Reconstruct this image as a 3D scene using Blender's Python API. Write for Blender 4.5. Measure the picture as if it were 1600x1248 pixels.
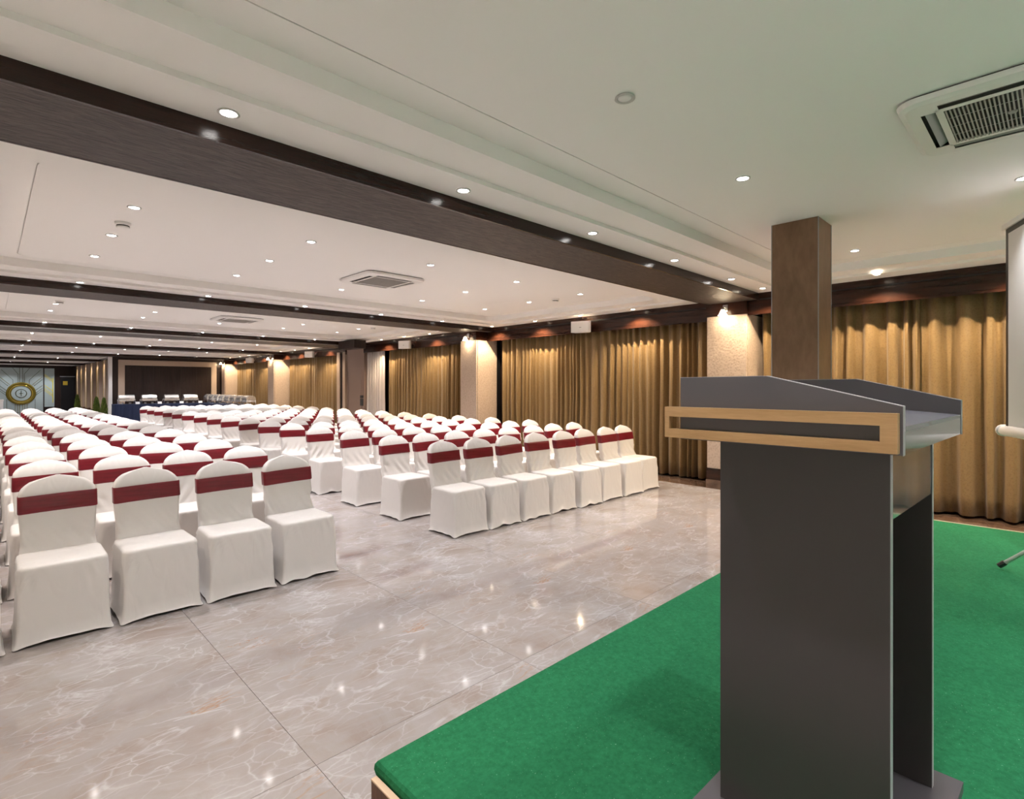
import bpy, math, random
from mathutils import Vector, Matrix, noise
R = math.radians
random.seed(7)
sc = bpy.context.scene
for o in list(bpy.data.objects): bpy.data.objects.remove(o)
col = sc.collection

# ------------------------------------------------------------------ camera, world, exposure
cam_d = bpy.data.cameras.new('camera'); cam = bpy.data.objects.new('camera', cam_d); col.objects.link(cam)
cam_d.sensor_width = 36.0; cam_d.lens = 836.0 / 1600.0 * 36.0
cam_d.shift_y = -(624 - 604.5) / 1600.0
cam_d.clip_start = 0.05; cam_d.clip_end = 200
cam.location = (0, 0, 1.5); cam.rotation_euler = (R(90), 0, R(-44.4))
sc.camera = cam
w = bpy.data.worlds.new('world'); sc.world = w; w.use_nodes = True
w.node_tree.nodes['Background'].inputs[0].default_value = (0.8, 0.85, 1, 1)
w.node_tree.nodes['Background'].inputs[1].default_value = 0.02
sc.view_settings.view_transform = 'Standard'; sc.view_settings.look = 'None'
sc.view_settings.gamma = 1.0; sc.view_settings.exposure = 0.9
sc.view_settings.use_curve_mapping = False
COOL = (0.985, 0.965, 1.0); WARM = (1.0, 0.78, 0.52)
P_MAIN, P_PERIM, P_WALL, P_SCONCE = 54.0, 50.0, 74.0, 2.2
P_STAGE, P_BACK_FILL, P_LEFT_FILL = 42.0, 115.0, 36.0  # back and left rows are added fill, out of view
sc.cycles.diffuse_bounces = 4; sc.cycles.max_bounces = 7; sc.cycles.glossy_bounces = 3
sc.cycles.adaptive_threshold = 0.2

# ------------------------------------------------------------------ materials
MATS = {}
class NT:
    def __init__(s, name):
        s.m = bpy.data.materials.new(name); s.m.use_nodes = True; s.t = s.m.node_tree
        s.b = s.t.nodes['Principled BSDF']
    def n(s, typ, **kw):
        nd = s.t.nodes.new(typ)
        for k, v in kw.items():
            if k.startswith('_'): setattr(nd, k[1:], v)
            else: nd.inputs[k.replace('__', ' ')].default_value = v
        return nd
    def l(s, a, b): s.t.links.new(a, b)
    def ramp(s, fac, stops, interp='LINEAR'):
        r = s.t.nodes.new('ShaderNodeValToRGB'); r.color_ramp.interpolation = interp
        e = r.color_ramp.elements
        while len(e) < len(stops): e.new(0.5)
        for i, (p, c) in enumerate(stops):
            e[i].position = p; e[i].color = c if len(c) == 4 else (*c, 1)
        s.l(fac, r.inputs[0]); return r.outputs[0]
    def mix(s, fac, a, b, mode='MIX'):
        m = s.t.nodes.new('ShaderNodeMix'); m.data_type = 'RGBA'; m.blend_type = mode
        for i, v in ((0, fac), (6, a), (7, b)):
            if hasattr(v, 'node'): s.l(v, m.inputs[i])
            else: m.inputs[i].default_value = v if i == 0 else (*v, 1)
        return m.outputs[2]
    def coords(s, scale=(1, 1, 1), rot=(0, 0, 0), kind='Object'):
        tc = s.n('ShaderNodeTexCoord'); mp = s.n('ShaderNodeMapping')
        mp.inputs['Scale'].default_value = scale; mp.inputs['Rotation'].default_value = rot
        s.l(tc.outputs[kind], mp.inputs[0]); return mp.outputs[0]
    def noise(s, vec, scale, detail=4, rough=.5, dist=0):
        nd = s.n('ShaderNodeTexNoise', Scale=scale, Detail=detail, Roughness=rough, Distortion=dist)
        s.l(vec, nd.inputs['Vector']); return nd.outputs[0]
    def bump(s, h, strength=.2, distance=.01):
        b = s.n('ShaderNodeBump', Strength=strength, Distance=distance)
        s.l(h, b.inputs['Height']); s.l(b.outputs[0], s.b.inputs['Normal'])
    def base(s, c):
        if hasattr(c, 'node'): s.l(c, s.b.inputs['Base Color'])
        else: s.b.inputs['Base Color'].default_value = (*c, 1)

def plain(name, colr, rough=.5, metal=0, spec=.5, coat=0, sheen=0):
    t = NT(name); t.base(colr)
    t.b.inputs['Roughness'].default_value = rough; t.b.inputs['Metallic'].default_value = metal
    t.b.inputs['Specular IOR Level'].default_value = spec
    t.b.inputs['Coat Weight'].default_value = coat
    t.b.inputs['Sheen Weight'].default_value = sheen
    MATS[name] = t.m; return t
def emis(name, colr, strength):
    t = NT(name); t.base((0.9, 0.9, 0.9)); t.b.inputs['Emission Color'].default_value = (*colr, 1)
    t.b.inputs['Emission Strength'].default_value = strength; MATS[name] = t.m

# polished marble tile: every tile carries the same print, as in the hall
t = NT('marble'); MATS['marble'] = t.m
v = t.coords((1, 1, 1)); vs = t.coords((1.1, 2.6, 1), (0, 0, R(32)))
n1 = t.noise(v, 2.0, 9, .68, .7)
base = t.ramp(n1, [(.30, (.265, .205, .175)), (.5, (.325, .285, .265)), (.70, (.40, .375, .37))])
n2 = t.noise(vs, 2.0, 6, .6, .9)
streak = t.ramp(n2, [(.42, (0, 0, 0)), (.62, (1, 1, 1))])
base = t.mix(streak, base, (.325, .29, .278))
n3 = t.noise(vs, 1.15, 5, .55, 1.6)
v1 = t.ramp(n3, [(.475, (0, 0, 0)), (.5, (1, 1, 1)), (.525, (0, 0, 0))])
msk = t.ramp(t.noise(v, 2.3, 3), [(.45, (0, 0, 0)), (.68, (.65, .65, .65))])
f1 = t.mix(1.0, v1, msk, 'MULTIPLY')
vo = t.n('ShaderNodeTexVoronoi', Scale=2.7); vo.feature = 'DISTANCE_TO_EDGE'
nv = t.n('ShaderNodeTexNoise', Scale=2.0, Detail=5.0); t.l(v, nv.inputs['Vector'])
ad = t.n('ShaderNodeMixRGB'); ad.blend_type = 'ADD'; ad.inputs[0].default_value = .55
t.l(vs, ad.inputs[1]); t.l(nv.outputs[1], ad.inputs[2]); t.l(ad.outputs[0], vo.inputs['Vector'])
v2 = t.ramp(vo.outputs[0], [(0, (.8, .8, .8)), (.022, (.15, .15, .15)), (.05, (0, 0, 0))])
msk2 = t.ramp(t.noise(v, 1.7, 2), [(.45, (0, 0, 0)), (.66, (.8, .8, .8))])
f2 = t.mix(1.0, v2, msk2, 'MULTIPLY')
base = t.mix(f1, base, (.56, .54, .56)); base = t.mix(f2, base, (.54, .52, .53))
vo2 = t.n('ShaderNodeTexVoronoi', Scale=5.5); vo2.feature = 'DISTANCE_TO_EDGE'
nv2 = t.n('ShaderNodeTexNoise', Scale=5.0, Detail=5.0); t.l(v, nv2.inputs['Vector'])
ad2 = t.n('ShaderNodeMixRGB'); ad2.blend_type = 'ADD'; ad2.inputs[0].default_value = .3
t.l(vs, ad2.inputs[1]); t.l(nv2.outputs[1], ad2.inputs[2]); t.l(ad2.outputs[0], vo2.inputs['Vector'])
v4 = t.ramp(vo2.outputs[0], [(0, (.5, .5, .5)), (.03, (.12, .12, .12)), (.07, (0, 0, 0))])
base = t.mix(t.mix(1.0, v4, t.ramp(t.noise(v, 3.1, 4), [(.42, (0, 0, 0)), (.62, (1, 1, 1))]), 'MULTIPLY'), base, (.55, .53, .54))
n5 = t.noise(vs, .8, 4, .6, 2.2)
v3 = t.ramp(n5, [(.535, (0, 0, 0)), (.548, (1, 1, 1)), (.561, (0, 0, 0))])
msk3 = t.ramp(t.noise(v, 1.1, 2), [(.5, (0, 0, 0)), (.64, (.8, .8, .8))])
base = t.mix(t.mix(1.0, v3, msk3, 'MULTIPLY'), base, (.36, .2, .11))
t.base(base); t.b.inputs['Roughness'].default_value = .07
plain('grout', (.29, .255, .235), .6)

t = NT('dark_marble'); MATS['dark_marble'] = t.m
v = t.coords((1, .35, 1)); n1 = t.noise(v, 5, 6, .6, 1.5)
t.base(t.ramp(n1, [(.3, (.06, .035, .022)), (.55, (.15, .09, .06)), (.68, (.3, .22, .17))])); t.b.inputs['Roughness'].default_value = .1

def wood(name, dark, light, scale=(1, 1, 1), ns=3.0, rough=.35, bump=.05, stretch=14):
    t = NT(name); MATS[name] = t.m
    v = t.coords(scale); n = t.noise(v, ns, 6, .6, .8); g = t.noise(v, ns * stretch, 3, .6)
    c = t.mix(.35, t.ramp(n, [(.3, dark), (.7, light)]), t.ramp(g, [(.3, dark), (.7, light)]))
    t.base(c); t.b.inputs['Roughness'].default_value = rough; t.b.inputs['Specular IOR Level'].default_value = .35; t.bump(g, bump, .004); return t
wood('wood_x', (.008, .0035, .0025), (.036, .015, .010), (.25, 4, 6), 3, .17, .12)      # grain along X
wood('wood_y', (.008, .003, .002), (.050, .017, .009), (4, .25, 6), 3, .2, .1)       # grain along Y
wood('wood_v', (.012, .007, .006), (.035, .019, .015), (5, 5, .3), 3, .4, .05)       # vertical grain
wood('column_veneer', (.16, .085, .047), (.29, .165, .098), (2.2, 2.2, .8), 1.6, .42, .02, 6)
wood('oak', (.36, .205, .085), (.52, .325, .155), (5, .5, 6), 4, .45, .05)
wood('stage_wood', (.05, .02, .01), (.16, .07, .035), (3, 9, 1.2), 3, .5, .3, 6)
plain('ply_edge', (.62, .44, .29), .6)

t = NT('soffit_paper'); MATS['soffit_paper'] = t.m
v = t.coords((9, 34, 30)); n = t.noise(v, 1.0, 5, .65, .6)
t.base(t.ramp(n, [(.36, (.024, .017, .015)), (.64, (.082, .060, .054))])); t.b.inputs['Roughness'].default_value = .5; t.bump(n, .8, .012)

t = NT('pilaster_paper'); MATS['pilaster_paper'] = t.m
v = t.coords((1, 1, 1)); vo = t.n('ShaderNodeTexVoronoi', Scale=34.0); t.l(v, vo.inputs['Vector'])
t.base(t.mix(t.ramp(vo.outputs[0], [(.1, (0, 0, 0)), (.6, (1, 1, 1))]), (.46, .35, .27), (.56, .445, .355)))
t.b.inputs['Roughness'].default_value = .55; t.bump(vo.outputs[0], .35, .006)
plain('beige_panel', (.52, .40, .31), .55)
plain('mauve_panel', (.28, .195, .16), .5)

t = NT('curtain_cloth'); MATS['curtain_cloth'] = t.m
v = t.coords((1, 1, 1)); n = t.noise(v, 38, 5, .65); vo = t.n('ShaderNodeTexVoronoi', Scale=46.0); t.l(v, vo.inputs['Vector'])
c = t.mix(t.ramp(vo.outputs[0], [(.2, (0, 0, 0)), (.5, (1, 1, 1))]), (.170, .098, .029), (.215, .130, .044))
t.base(t.mix(t.ramp(n, [(.35, (0, 0, 0)), (.65, (.6, .6, .6))]), c, (.225, .145, .06)))
t.b.inputs['Roughness'].default_value = .6; t.b.inputs['Sheen Weight'].default_value = .25; t.bump(n, .15, .003)
plain('sheer_cloth', (.55, .49, .46), .6)

t = NT('paint'); MATS['paint'] = t.m
t.base((.86, .835, .815)); t.b.inputs['Roughness'].default_value = .7
plain('left_wall_paint', (.78, .75, .71), .6)
t = NT('chair_cover'); MATS['chair_cover'] = t.m
v = t.coords((2.2, 2.2, .9), (0.5, .7, 0)); n = t.noise(v, 4, 2, .45, 1.0); n2 = t.noise(t.coords(), 260, 2)
t.base((.72, .685, .65)); t.b.inputs['Roughness'].default_value = .42; t.b.inputs['Sheen Weight'].default_value = .2
t.bump(n, .2, .03)
t = NT('sash_satin'); MATS['sash_satin'] = t.m
v = t.coords((2, 2, 26)); n = t.noise(v, 3, 3, .5)
t.base(t.mix(t.ramp(n, [(.3, (0, 0, 0)), (.7, (1, 1, 1))]), (.135, .002, .008), (.195, .005, .015)))
t.b.inputs['Roughness'].default_value = .32; t.bump(n, .3, .004)
t = NT('green_carpet'); MATS['green_carpet'] = t.m
v = t.coords(); n = t.noise(v, 55, 5, .7); n2 = t.noise(v, 3, 3); n3 = t.noise(v, 190, 2)
c = t.mix(t.ramp(n, [(.3, (0, 0, 0)), (.7, (1, 1, 1))]), (.014, .120, .045), (.026, .19, .080))
c = t.mix(t.ramp(n2, [(.35, (0, 0, 0)), (.7, (.35, .35, .35))]), c, (.012, .10, .045))
c = t.mix(t.ramp(n3, [(.70, (0, 0, 0)), (.76, (.7, .7, .7))]), c, (.25, .45, .3))
t.base(c); t.b.inputs['Roughness'].default_value = .95; t.b.inputs['Specular IOR Level'].default_value = .1; t.bump(n, .5, .004)

plain('laminate', (.05, .043, .043), .32)
plain('wing_laminate', (.088, .081, .088), .36)
plain('desk_reflect_grey', (.20, .20, .225), .18)  # lighter than the laminate: reflected light put into the colour
plain('laminate_gloss', (.14, .14, .145), .1, coat=.6)  # glossy coat, with part of the reflection put into a lighter base
plain('laminate_edge', (.34, .34, .36), .4)
plain('white_plastic', (.80, .78, .76), .4)
plain('grille_dark', (.03, .027, .025), .6)
plain('grille_grey', (.36, .34, .32), .5)
plain('chrome', (.88, .87, .85), .27, .85)
plain('steel', (.6, .6, .6), .28, 1)
plain('black', (.012, .012, .013), .4)
plain('screen_cloth', (.78, .77, .76), .75)
plain('navy_cloth', (.006, .015, .055), .75)
plain('gold', (.65, .47, .06), .3, .6)
plain('dark_gold', (.22, .165, .02), .4, .4)
plain('pale_panel', (.47, .57, .575), .25)
plain('green_line', (.07, .075, .03), .4)
plain('yellow_glass', (.80, .70, .08), .3)
plain('door_black', (.008, .009, .011), .3)
plain('pot', (.25, .2, .16), .6)
t = NT('foliage'); MATS['foliage'] = t.m
t.base(t.ramp(t.noise(t.coords(), 9, 3), [(.3, (.06, .11, .015)), (.7, (.20, .26, .04))])); t.b.inputs['Roughness'].default_value = .7
plain('bark', (.06, .04, .025), .8)
emis('lens_cool', (1, .96, .92), 14); emis('lens_warm', (1, .86, .66), 14)
emis('shade_glow', (1, .8, .52), 9)
plain('lens_off', (.75, .74, .72), .25)
plain('card', (.85, .85, .85), .6)

# ------------------------------------------------------------------ mesh helpers
class MB:
    def __init__(s): s.v = []; s.f = []; s.smooth = False
    def box(s, x0, x1, y0, y1, z0, z1):
        i = len(s.v)
        s.v += [(x0, y0, z0), (x1, y0, z0), (x1, y1, z0), (x0, y1, z0), (x0, y0, z1), (x1, y0, z1), (x1, y1, z1), (x0, y1, z1)]
        s.f += [tuple(i + k for k in q) for q in ((3, 2, 1, 0), (4, 5, 6, 7), (0, 1, 5, 4), (1, 2, 6, 5), (2, 3, 7, 6), (3, 0, 4, 7))]
        return s
    def loft(s, loops, cap0=False, cap1=False, closed=True):
        i = len(s.v); n = len(loops[0])
        for L in loops: s.v += [tuple(p) for p in L]
        for a in range(len(loops) - 1):
            for k in range(n if closed else n - 1):
                k2 = (k + 1) % n
                s.f.append((i + a * n + k, i + a * n + k2, i + (a + 1) * n + k2, i + (a + 1) * n + k))
        if cap0: s.f.append(tuple(i + k for k in range(n - 1, -1, -1)))
        if cap1: s.f.append(tuple(i + (len(loops) - 1) * n + k for k in range(n)))
        return s
    def lathe(s, prof, c=(0, 0, 0), n=20, cap0=True, cap1=True):
        return s.loft([[(c[0] + r * math.cos(2 * math.pi * k / n), c[1] + r * math.sin(2 * math.pi * k / n), c[2] + z) for k in range(n)] for r, z in prof], cap0, cap1)
    def tube(s, pts, r, n=8):
        loops = []
        pts = [Vector(p) for p in pts]
        for i, p in enumerate(pts):
            d = (pts[min(i + 1, len(pts) - 1)] - pts[max(i - 1, 0)]).normalized()
            up = Vector((0, 0, 1)) if abs(d.z) < .9 else Vector((1, 0, 0))
            a = d.cross(up).normalized(); b = a.cross(d)
            rr = r[i] if isinstance(r, (list, tuple)) else r
            loops.append([p + a * rr * math.cos(2 * math.pi * k / n) + b * rr * math.sin(2 * math.pi * k / n) for k in range(n)])
        return s.loft(loops, True, True)
    def prism(s, poly, axis, a, b):
        """polygon given in the two other axes, extruded along axis"""
        def mk(u, v, t): return {'x': (t, u, v), 'y': (u, t, v), 'z': (u, v, t)}[axis]
        return s.loft([[mk(u, v, a) for u, v in poly], [mk(u, v, b) for u, v in poly]], True, True)
    def mesh(s, name, mat, smooth=None):
        me = bpy.data.meshes.new(name); me.from_pydata([tuple(p) for p in s.v], [], s.f); me.update()
        import bmesh
        bm = bmesh.new(); bm.from_mesh(me); bmesh.ops.recalc_face_normals(bm, faces=bm.faces); bm.to_mesh(me); bm.free()
        mats = mat if isinstance(mat, list) else [mat]
        for m in mats: me.materials.append(MATS[m])
        if s.smooth if smooth is None else smooth: me.polygons.foreach_set('use_smooth', [True] * len(me.polygons))
        return me
def rrect(hx, y0, y1, r, z, n=5, ):
    """rounded rectangle loop, x in +-hx, y in y0..y1"""
    pts = []
    for cx, cy, a0 in ((hx - r, y0 + r, -90), (hx - r, y1 - r, 0), (-hx + r, y1 - r, 90), (-hx + r, y0 + r, 180)):
        for k in range(n + 1):
            a = R(a0 + 90 * k / n); pts.append((cx + r * math.cos(a), cy + r * math.sin(a), z))
    return pts
def rr2(x0, x1, y0, y1, r, z, n=6):
    return [(p[0] + (x0 + x1) / 2, p[1], z) for p in rrect((x1 - x0) / 2, y0, y1, r, z, n)]

def link(name, me, parent=None, loc=(0, 0, 0), rz=0):
    o = bpy.data.objects.new(name, me); col.objects.link(o); o.location = loc; o.rotation_euler = (0, 0, rz)
    if parent: o.parent = parent
    return o
def part(name, mb, mat, parent, smooth=None, label=None, kind=None):
    o = link(name, mb.mesh(name, mat, smooth), parent)
    if label: o['label'] = label
    if kind: o['kind'] = kind
    return o
def tag(o, label, cat, group=None):
    o['label'] = label; o['category'] = cat
    if group: o['group'] = group
    return o
def thing(name, label, cat, loc=(0, 0, 0), rz=0, group=None):
    return tag(link(name, None, None, loc, rz), label, cat, group)
def struct(name, mb, mat, parent=None, smooth=None):
    o = link(name, mb.mesh(name, mat, smooth), parent)
    if not parent: o['kind'] = 'structure'
    return o
def copy_tree(o, parent=None):
    c = o.copy(); col.objects.link(c)
    if parent: c.parent = parent
    for ch in o.children: copy_tree(ch, c)
    return c
ORD = ['first', 'second', 'third', 'fourth', 'fifth', 'sixth', 'seventh', 'eighth', 'ninth', 'tenth', 'eleventh', 'twelfth', 'thirteenth', 'fourteenth', 'fifteenth', 'sixteenth']

# ------------------------------------------------------------------ dimensions of the hall
XL, XW = -0.75, 8.42                 # left wall, right wall behind the curtains
Y0, YB, YF = -2.6, 26.9, 43.0        # wall behind the stage, buffet wall, far wall
ZS, ZP, Z2, ZM = 2.72, 2.81, 2.84, 2.93
BEAMS = [(2.926, 3.66), (8.71, 9.44), (14.5, 15.85), (20.33, 21.05), (26.15, 26.9), (31.9, 32.6), (37.7, 38.4)]
XC = 3.9                             # corridor wall beyond the buffet wall
def cornice_x(b): return 7.67 if b == 0 else 7.95

# floor of large tiles, each with the same printed veins
fl = struct('floor', MB().box(XL - .1, XW + .2, Y0 - .1, YF + .1, -.08, -.008), 'grout')
TX, TY, OX, OY = 1.165, 2.33, .93 - 1.165 * 2, 2.06 - 2.33 * 3
cache = {}
i = 0
for ix in range(-1, 9):
    for iy in range(-1, 24):
        ax, bx = OX + ix * TX, OX + (ix + 1) * TX; ay, by = OY + iy * TY, OY + (iy + 1) * TY
        cx0, cx1 = max(ax + .0012, XL), min(bx - .0012, 7.67); cy0, cy1 = max(ay + .0012, Y0), min(by - .0012, YF)
        if cx1 - cx0 < .02 or cy1 - cy0 < .02: continue
        key = tuple(round(q, 3) for q in (cx0 - ax, cx1 - ax, cy0 - ay, cy1 - ay))
        if key not in cache: cache[key] = MB().box(key[0], key[1], key[2], key[3], -.01, 0).mesh('tile', 'marble')
        link('tile', cache[key], fl, (ax, ay, 0))
part('border_strip', MB().box(7.672, XW, Y0, YB, -.01, .001), 'dark_marble', fl)

# walls
struct('wall_left', MB().box(XL - .15, XL, Y0, YF, 0, 3.05), 'left_wall_paint')
struct('wall_back', MB().box(XL - .15, XW + .15, Y0 - .15, Y0, 0, 3.05), 'left_wall_paint')
struct('wall_right', MB().box(XW, XW + .15, Y0, YB, 0, 3.05), 'wood_v')
struct('wall_far', MB().box(XL, XC + .3, YF, YF + .15, 0, 3.05), 'wood_v')
struct('wall_corridor', MB().box(XC, XC + .15, YB + .16, YF, 0, 3.05), 'wood_v')
wb = struct('wall_buffet', MB().box(3.5, XW, YB, YB + .15, 0, 3.05), 'wood_v')
for args in ((3.80, 4.02, 0.0, 2.62), (7.235, 7.45, 0.0, 2.62), (4.02, 7.235, 2.40, 2.62)):
    part('beige_border', MB().box(args[0], args[1], YB - .03, YB, args[2], args[3]), 'beige_panel', wb)
part('corner_post', MB().box(3.48, 3.60, YB - .05, YB + .15, 0, 2.72), 'paint', wb)
for k in range(16):
    x = 4.02 + k * (3.215 / 16)
    part('plank', MB().box(x + .004, x + .197, YB - .012, YB, 0, 2.40), 'wood_v', wb)

# ceiling trays, one per bay
def tray(b, x0, x1, y0, y1):
    m = MB()
    L = [rr2(x0, x1, y0, y1, .004, ZP), rr2(x0 + .315, x1 - .315, y0 + .315, y1 - .315, .03, ZP),
         rr2(x0 + .315, x1 - .315, y0 + .315, y1 - .315, .03, Z2), rr2(x0 + .61, x1 - .61, y0 + .61, y1 - .61, .22, Z2),
         rr2(x0 + .61, x1 - .61, y0 + .61, y1 - .61, .22, ZM), rr2(x0 + .82, x1 - .82, y0 + .82, y1 - .82, .12, ZM),
         rr2(x0 + .82, x1 - .82, y0 + .82, y1 - .82, .12, ZM + .012), rr2(x0 + .828, x1 - .828, y0 + .828, y1 - .828, .115, ZM + .012),
         rr2(x0 + .828, x1 - .828, y0 + .828, y1 - .828, .115, ZM)]
    m.loft(L, False, True)
    return struct('ceiling', m, 'paint')
bays = [(Y0, BEAMS[0][0])] + [(BEAMS[k][1], BEAMS[k + 1][0]) for k in range(6)] + [(BEAMS[6][1], YF)]
for b, (ya, yb) in enumerate(bays):
    tray(b, XL + .15, cornice_x(b) if b < 5 else XC, ya, yb)
struct('ceiling', MB().box(XL, XW, Y0, YF, 3.0, 3.1), 'paint')
# beams with wooden cornice boards and papered soffit
for k, (ya, yb) in enumerate(BEAMS):
    x1 = XW if k < 5 else XC
    bo = link('trim_%d' % (k + 1), None); bo['kind'] = 'structure'
    part('soffit', MB().box(XL, x1, ya + .012, yb - .012, ZS, 2.98), 'soffit_paper', bo)
    part('cornice', MB().box(XL, x1, ya - .006, ya + .012, ZS - .002, ZP), 'wood_x', bo)
    part('cornice', MB().box(XL, x1, yb - .012, yb + .006, ZS - .002, ZP), 'wood_x', bo)
    if k == 2:
        part('partition_track', MB().box(XL, 8.0, ya + .05, ya + .11, ZS - .02, ZS), 'steel', bo)
# cornice along the side walls, with pelmet boards over the curtains
n_tr = 8
def side_trim(b, ya, yb):
    global n_tr
    xc = cornice_x(b)
    o = link('trim_%d' % n_tr, None); n_tr += 1; o['kind'] = 'structure'
    part('cornice', MB().box(xc, xc + .03, ya, yb, ZS + .012, ZP), 'wood_y', o)
    part('shadow_gap', MB().box(xc + .02, xc + .05, ya, yb, ZS - .01, ZS + .012), 'black', o)
    part('pelmet', MB().box(xc + .02, xc + .05, ya, yb, 2.516, ZS - .004), 'wood_y', o)
    part('pelmet_top', MB().box(xc + .03, XW, ya, yb, 2.80, ZP + .02), 'wood_y', o)
side_trim(0, Y0, 3.08)
side_trim(1, 3.67, 8.94)
side_trim(2, 9.49, 14.44)
side_trim(3, 15.55, 20.60)
side_trim(4, 21.2, 26.4)
o = link('trim_%d' % n_tr, None); n_tr += 1; o['kind'] = 'structure'
part('cornice', MB().box(XL, XL + .15, Y0, YF, ZS, ZP), 'wood_y', o)
for x in (XC,):
    o = link('trim_%d' % n_tr, None); n_tr += 1; o['kind'] = 'structure'
    part('cornice', MB().box(x - .15, x, YB + .15, YF, ZS, ZP), 'wood_y', o)

# ------------------------------------------------------------------ pilasters between the curtain bays
def pilaster(ya, yb, label):
    p = thing('pilaster', label, 'pilaster', (7.66, (ya + yb) / 2, 0), 0, 'pilasters on the curtain wall')
    h = (yb - ya) / 2; d = XW - 7.66 - .03
    part('shaft', MB().box(.012, d, -h + .012, h - .012, .30, 2.53), 'black', p)
    part('face_panel', MB().box(0, .03, -h + .006, h - .006, .30, 2.535), 'pilaster_paper', p)
    part('side_panel', MB().box(.04, d - .12, -h, -h + .03, .30, 2.535), 'pilaster_paper', p)
    part('side_panel', MB().box(.04, d - .12, h - .03, h, .30, 2.535), 'pilaster_paper', p)
    part('head', MB().box(-.012, d, -h - .006, h + .006, 2.535, 2.718), 'wood_y', p)
    part('baseboard', MB().box(-.008, d, -h - .004, h + .004, .13, .30), 'wood_y', p)
    part('plinth', MB().box(-.012, d, -h - .008, h + .008, 0.001, .13), 'dark_marble', p)
    return p
pilaster(3.08, 3.67, 'papered pilaster with wooden head seen just behind the lectern top')
pilaster(8.94, 9.49, 'papered pilaster with lamp between the second and third curtains')
pilaster(20.60, 21.2, 'papered pilaster with lamp beyond the folded partition')
pilaster(26.4, 26.88, 'papered pilaster in the corner beside the buffet wall')
# striped reveal past the partition
p = thing('pilaster', 'narrow striped beige and dark pilaster just past the folded partition', 'pilaster', (7.95, 15.86, 0))
for k, (a, b_, mt) in enumerate(((-.30, -.14, 'beige_panel'), (-.14, .06, 'wood_v'), (.06, .24, 'beige_panel'), (.24, .30, 'wood_v'))):
    part('stripe_panel', MB().box(.0 if mt != 'wood_v' else .03, .45, a, b_, 0, 2.60), mt, p)
# corridor pilasters
for k, ya in enumerate((29.6, 31.7, 33.7, 35.9, 37.8, 39.7)):
    p = thing('pilaster', '%s lit beige pilaster along the corridor wall past the buffet' % ORD[k], 'pilaster', (3.72, ya + .3, 0), 0, 'corridor pilasters')
    part('shaft', MB().box(0, .17, -.3, .3, .4, 2.70), 'beige_panel', p)
    part('gold_strip', MB().box(-.01, 0, -.3, -.26, .4, 2.70), 'gold', p)
    part('gold_strip', MB().box(-.01, 0, .26, .3, .4, 2.70), 'gold', p)
    part('plinth', MB().box(-.02, .17, -.32, .32, 0.001, .4), 'dark_marble', p)
    ld = bpy.data.lights.new('uplight', 'SPOT'); ld.energy = 12; ld.color = WARM; ld.spot_size = R(110); ld.spot_blend = .6; ld.shadow_soft_size = .03
    lo = bpy.data.objects.new('wall_light', ld); col.objects.link(lo); lo.parent = p; lo.location = (-.18, 0, 2.66)

# ------------------------------------------------------------------ curtains
def curtain(xc, ya, yb, label, seed, zb=.035, mat='curtain_cloth', pitch=.135, amp=.062, ztop=2.66, name='curtain', group='gold curtains'):
    rnd = random.Random(seed)
    # fold phase function with varying widths
    n_f = max(2, int((yb - ya) / pitch)); ws = [rnd.uniform(.5, 1.6) for _ in range(n_f)]; s = sum(ws)
    ed = [ya]
    for q in ws: ed.append(ed[-1] + q / s * (yb - ya))
    am = [rnd.uniform(.5, 1.2) for _ in range(n_f)]
    cols = []
    for k in range(n_f):
        for j in range(10): cols.append((k, j / 10.0))
    cols.append((n_f - 1, 1.0))
    zs = [zb, .25, .7, 1.2, 1.7, 2.1, 2.4, ztop]
    loops = []
    for zi, z in enumerate(zs):
        q = 1 - z / ztop; row = []
        for k, tt in cols:
            y = ed[k] + tt * (ed[k + 1] - ed[k])
            a = amp * am[k] * (.55 + .45 * q) * (1.0 if z < 2.5 else .8)
            sh = math.tanh(2.0 * math.cos(2 * math.pi * tt)) + .22 * math.sin(4 * math.pi * tt + k * 1.3)
            dx = a * sh + .022 * noise.noise((y * 1.7, 3.3, seed)) + .012 * noise.noise((y * 3, z * 1.2, seed))
            dy = .03 * q * noise.noise((y * 2.1, z * .9, seed + 9))
            dz = (.02 * noise.noise((y * 4, 0, seed)) if zi == 0 else 0)
            row.append((xc + dx, y + dy, z + dz))
        loops.append(row)
    m = MB(); m.loft(loops, closed=False); m.smooth = True
    i0 = len(m.v)
    o = thing(name, label, 'curtain', (0, 0, 0), 0, group)
    me = m.mesh('drape', mat)
    part_o = link('drape', me, o)
    so = part_o.modifiers.new('Solidify', 'SOLIDIFY'); so.thickness = .004; so.offset = 1
    part('rail', MB().tube([(xc, ya, ztop + .02), (xc, yb, ztop + .02)], .014), 'steel', o)
    return o
curtain(8.02, -2.5, 3.02, 'gold brown curtain beside the stage, behind lectern and projector screen', 1, pitch=.175, amp=.08)
curtain(8.20, 3.72, 8.72, 'long gold brown curtain beside the right chair block', 2)
curtain(8.20, 9.52, 13.42, 'gold brown curtain between lamp pilaster and pale pleated partition', 3)
curtain(8.20, 16.2, 20.4, 'gold brown curtain past the folded partition panel', 4)
curtain(8.20, 21.25, 26.3, 'farthest gold brown curtain, beside the buffet corner', 5)
curtain(8.08, 13.47, 14.42, 'pale grey pleated folding partition curtain beside partition panel', 6, mat='sheer_cloth', pitch=.11, amp=.05, ztop=2.70, name='partition_curtain', group=None)
p = thing('partition_panel', 'mauve brown folded partition panel with black switch plate', 'partition', (8.0, 15.0, 0))
part('leaf', MB().box(0, .40, -.54, .54, .005, 2.70), 'mauve_panel', p)
part('frame_rail', MB().box(-.012, 0, -.40, .46, 1.98, 2.0), 'mauve_panel', p)
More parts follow.
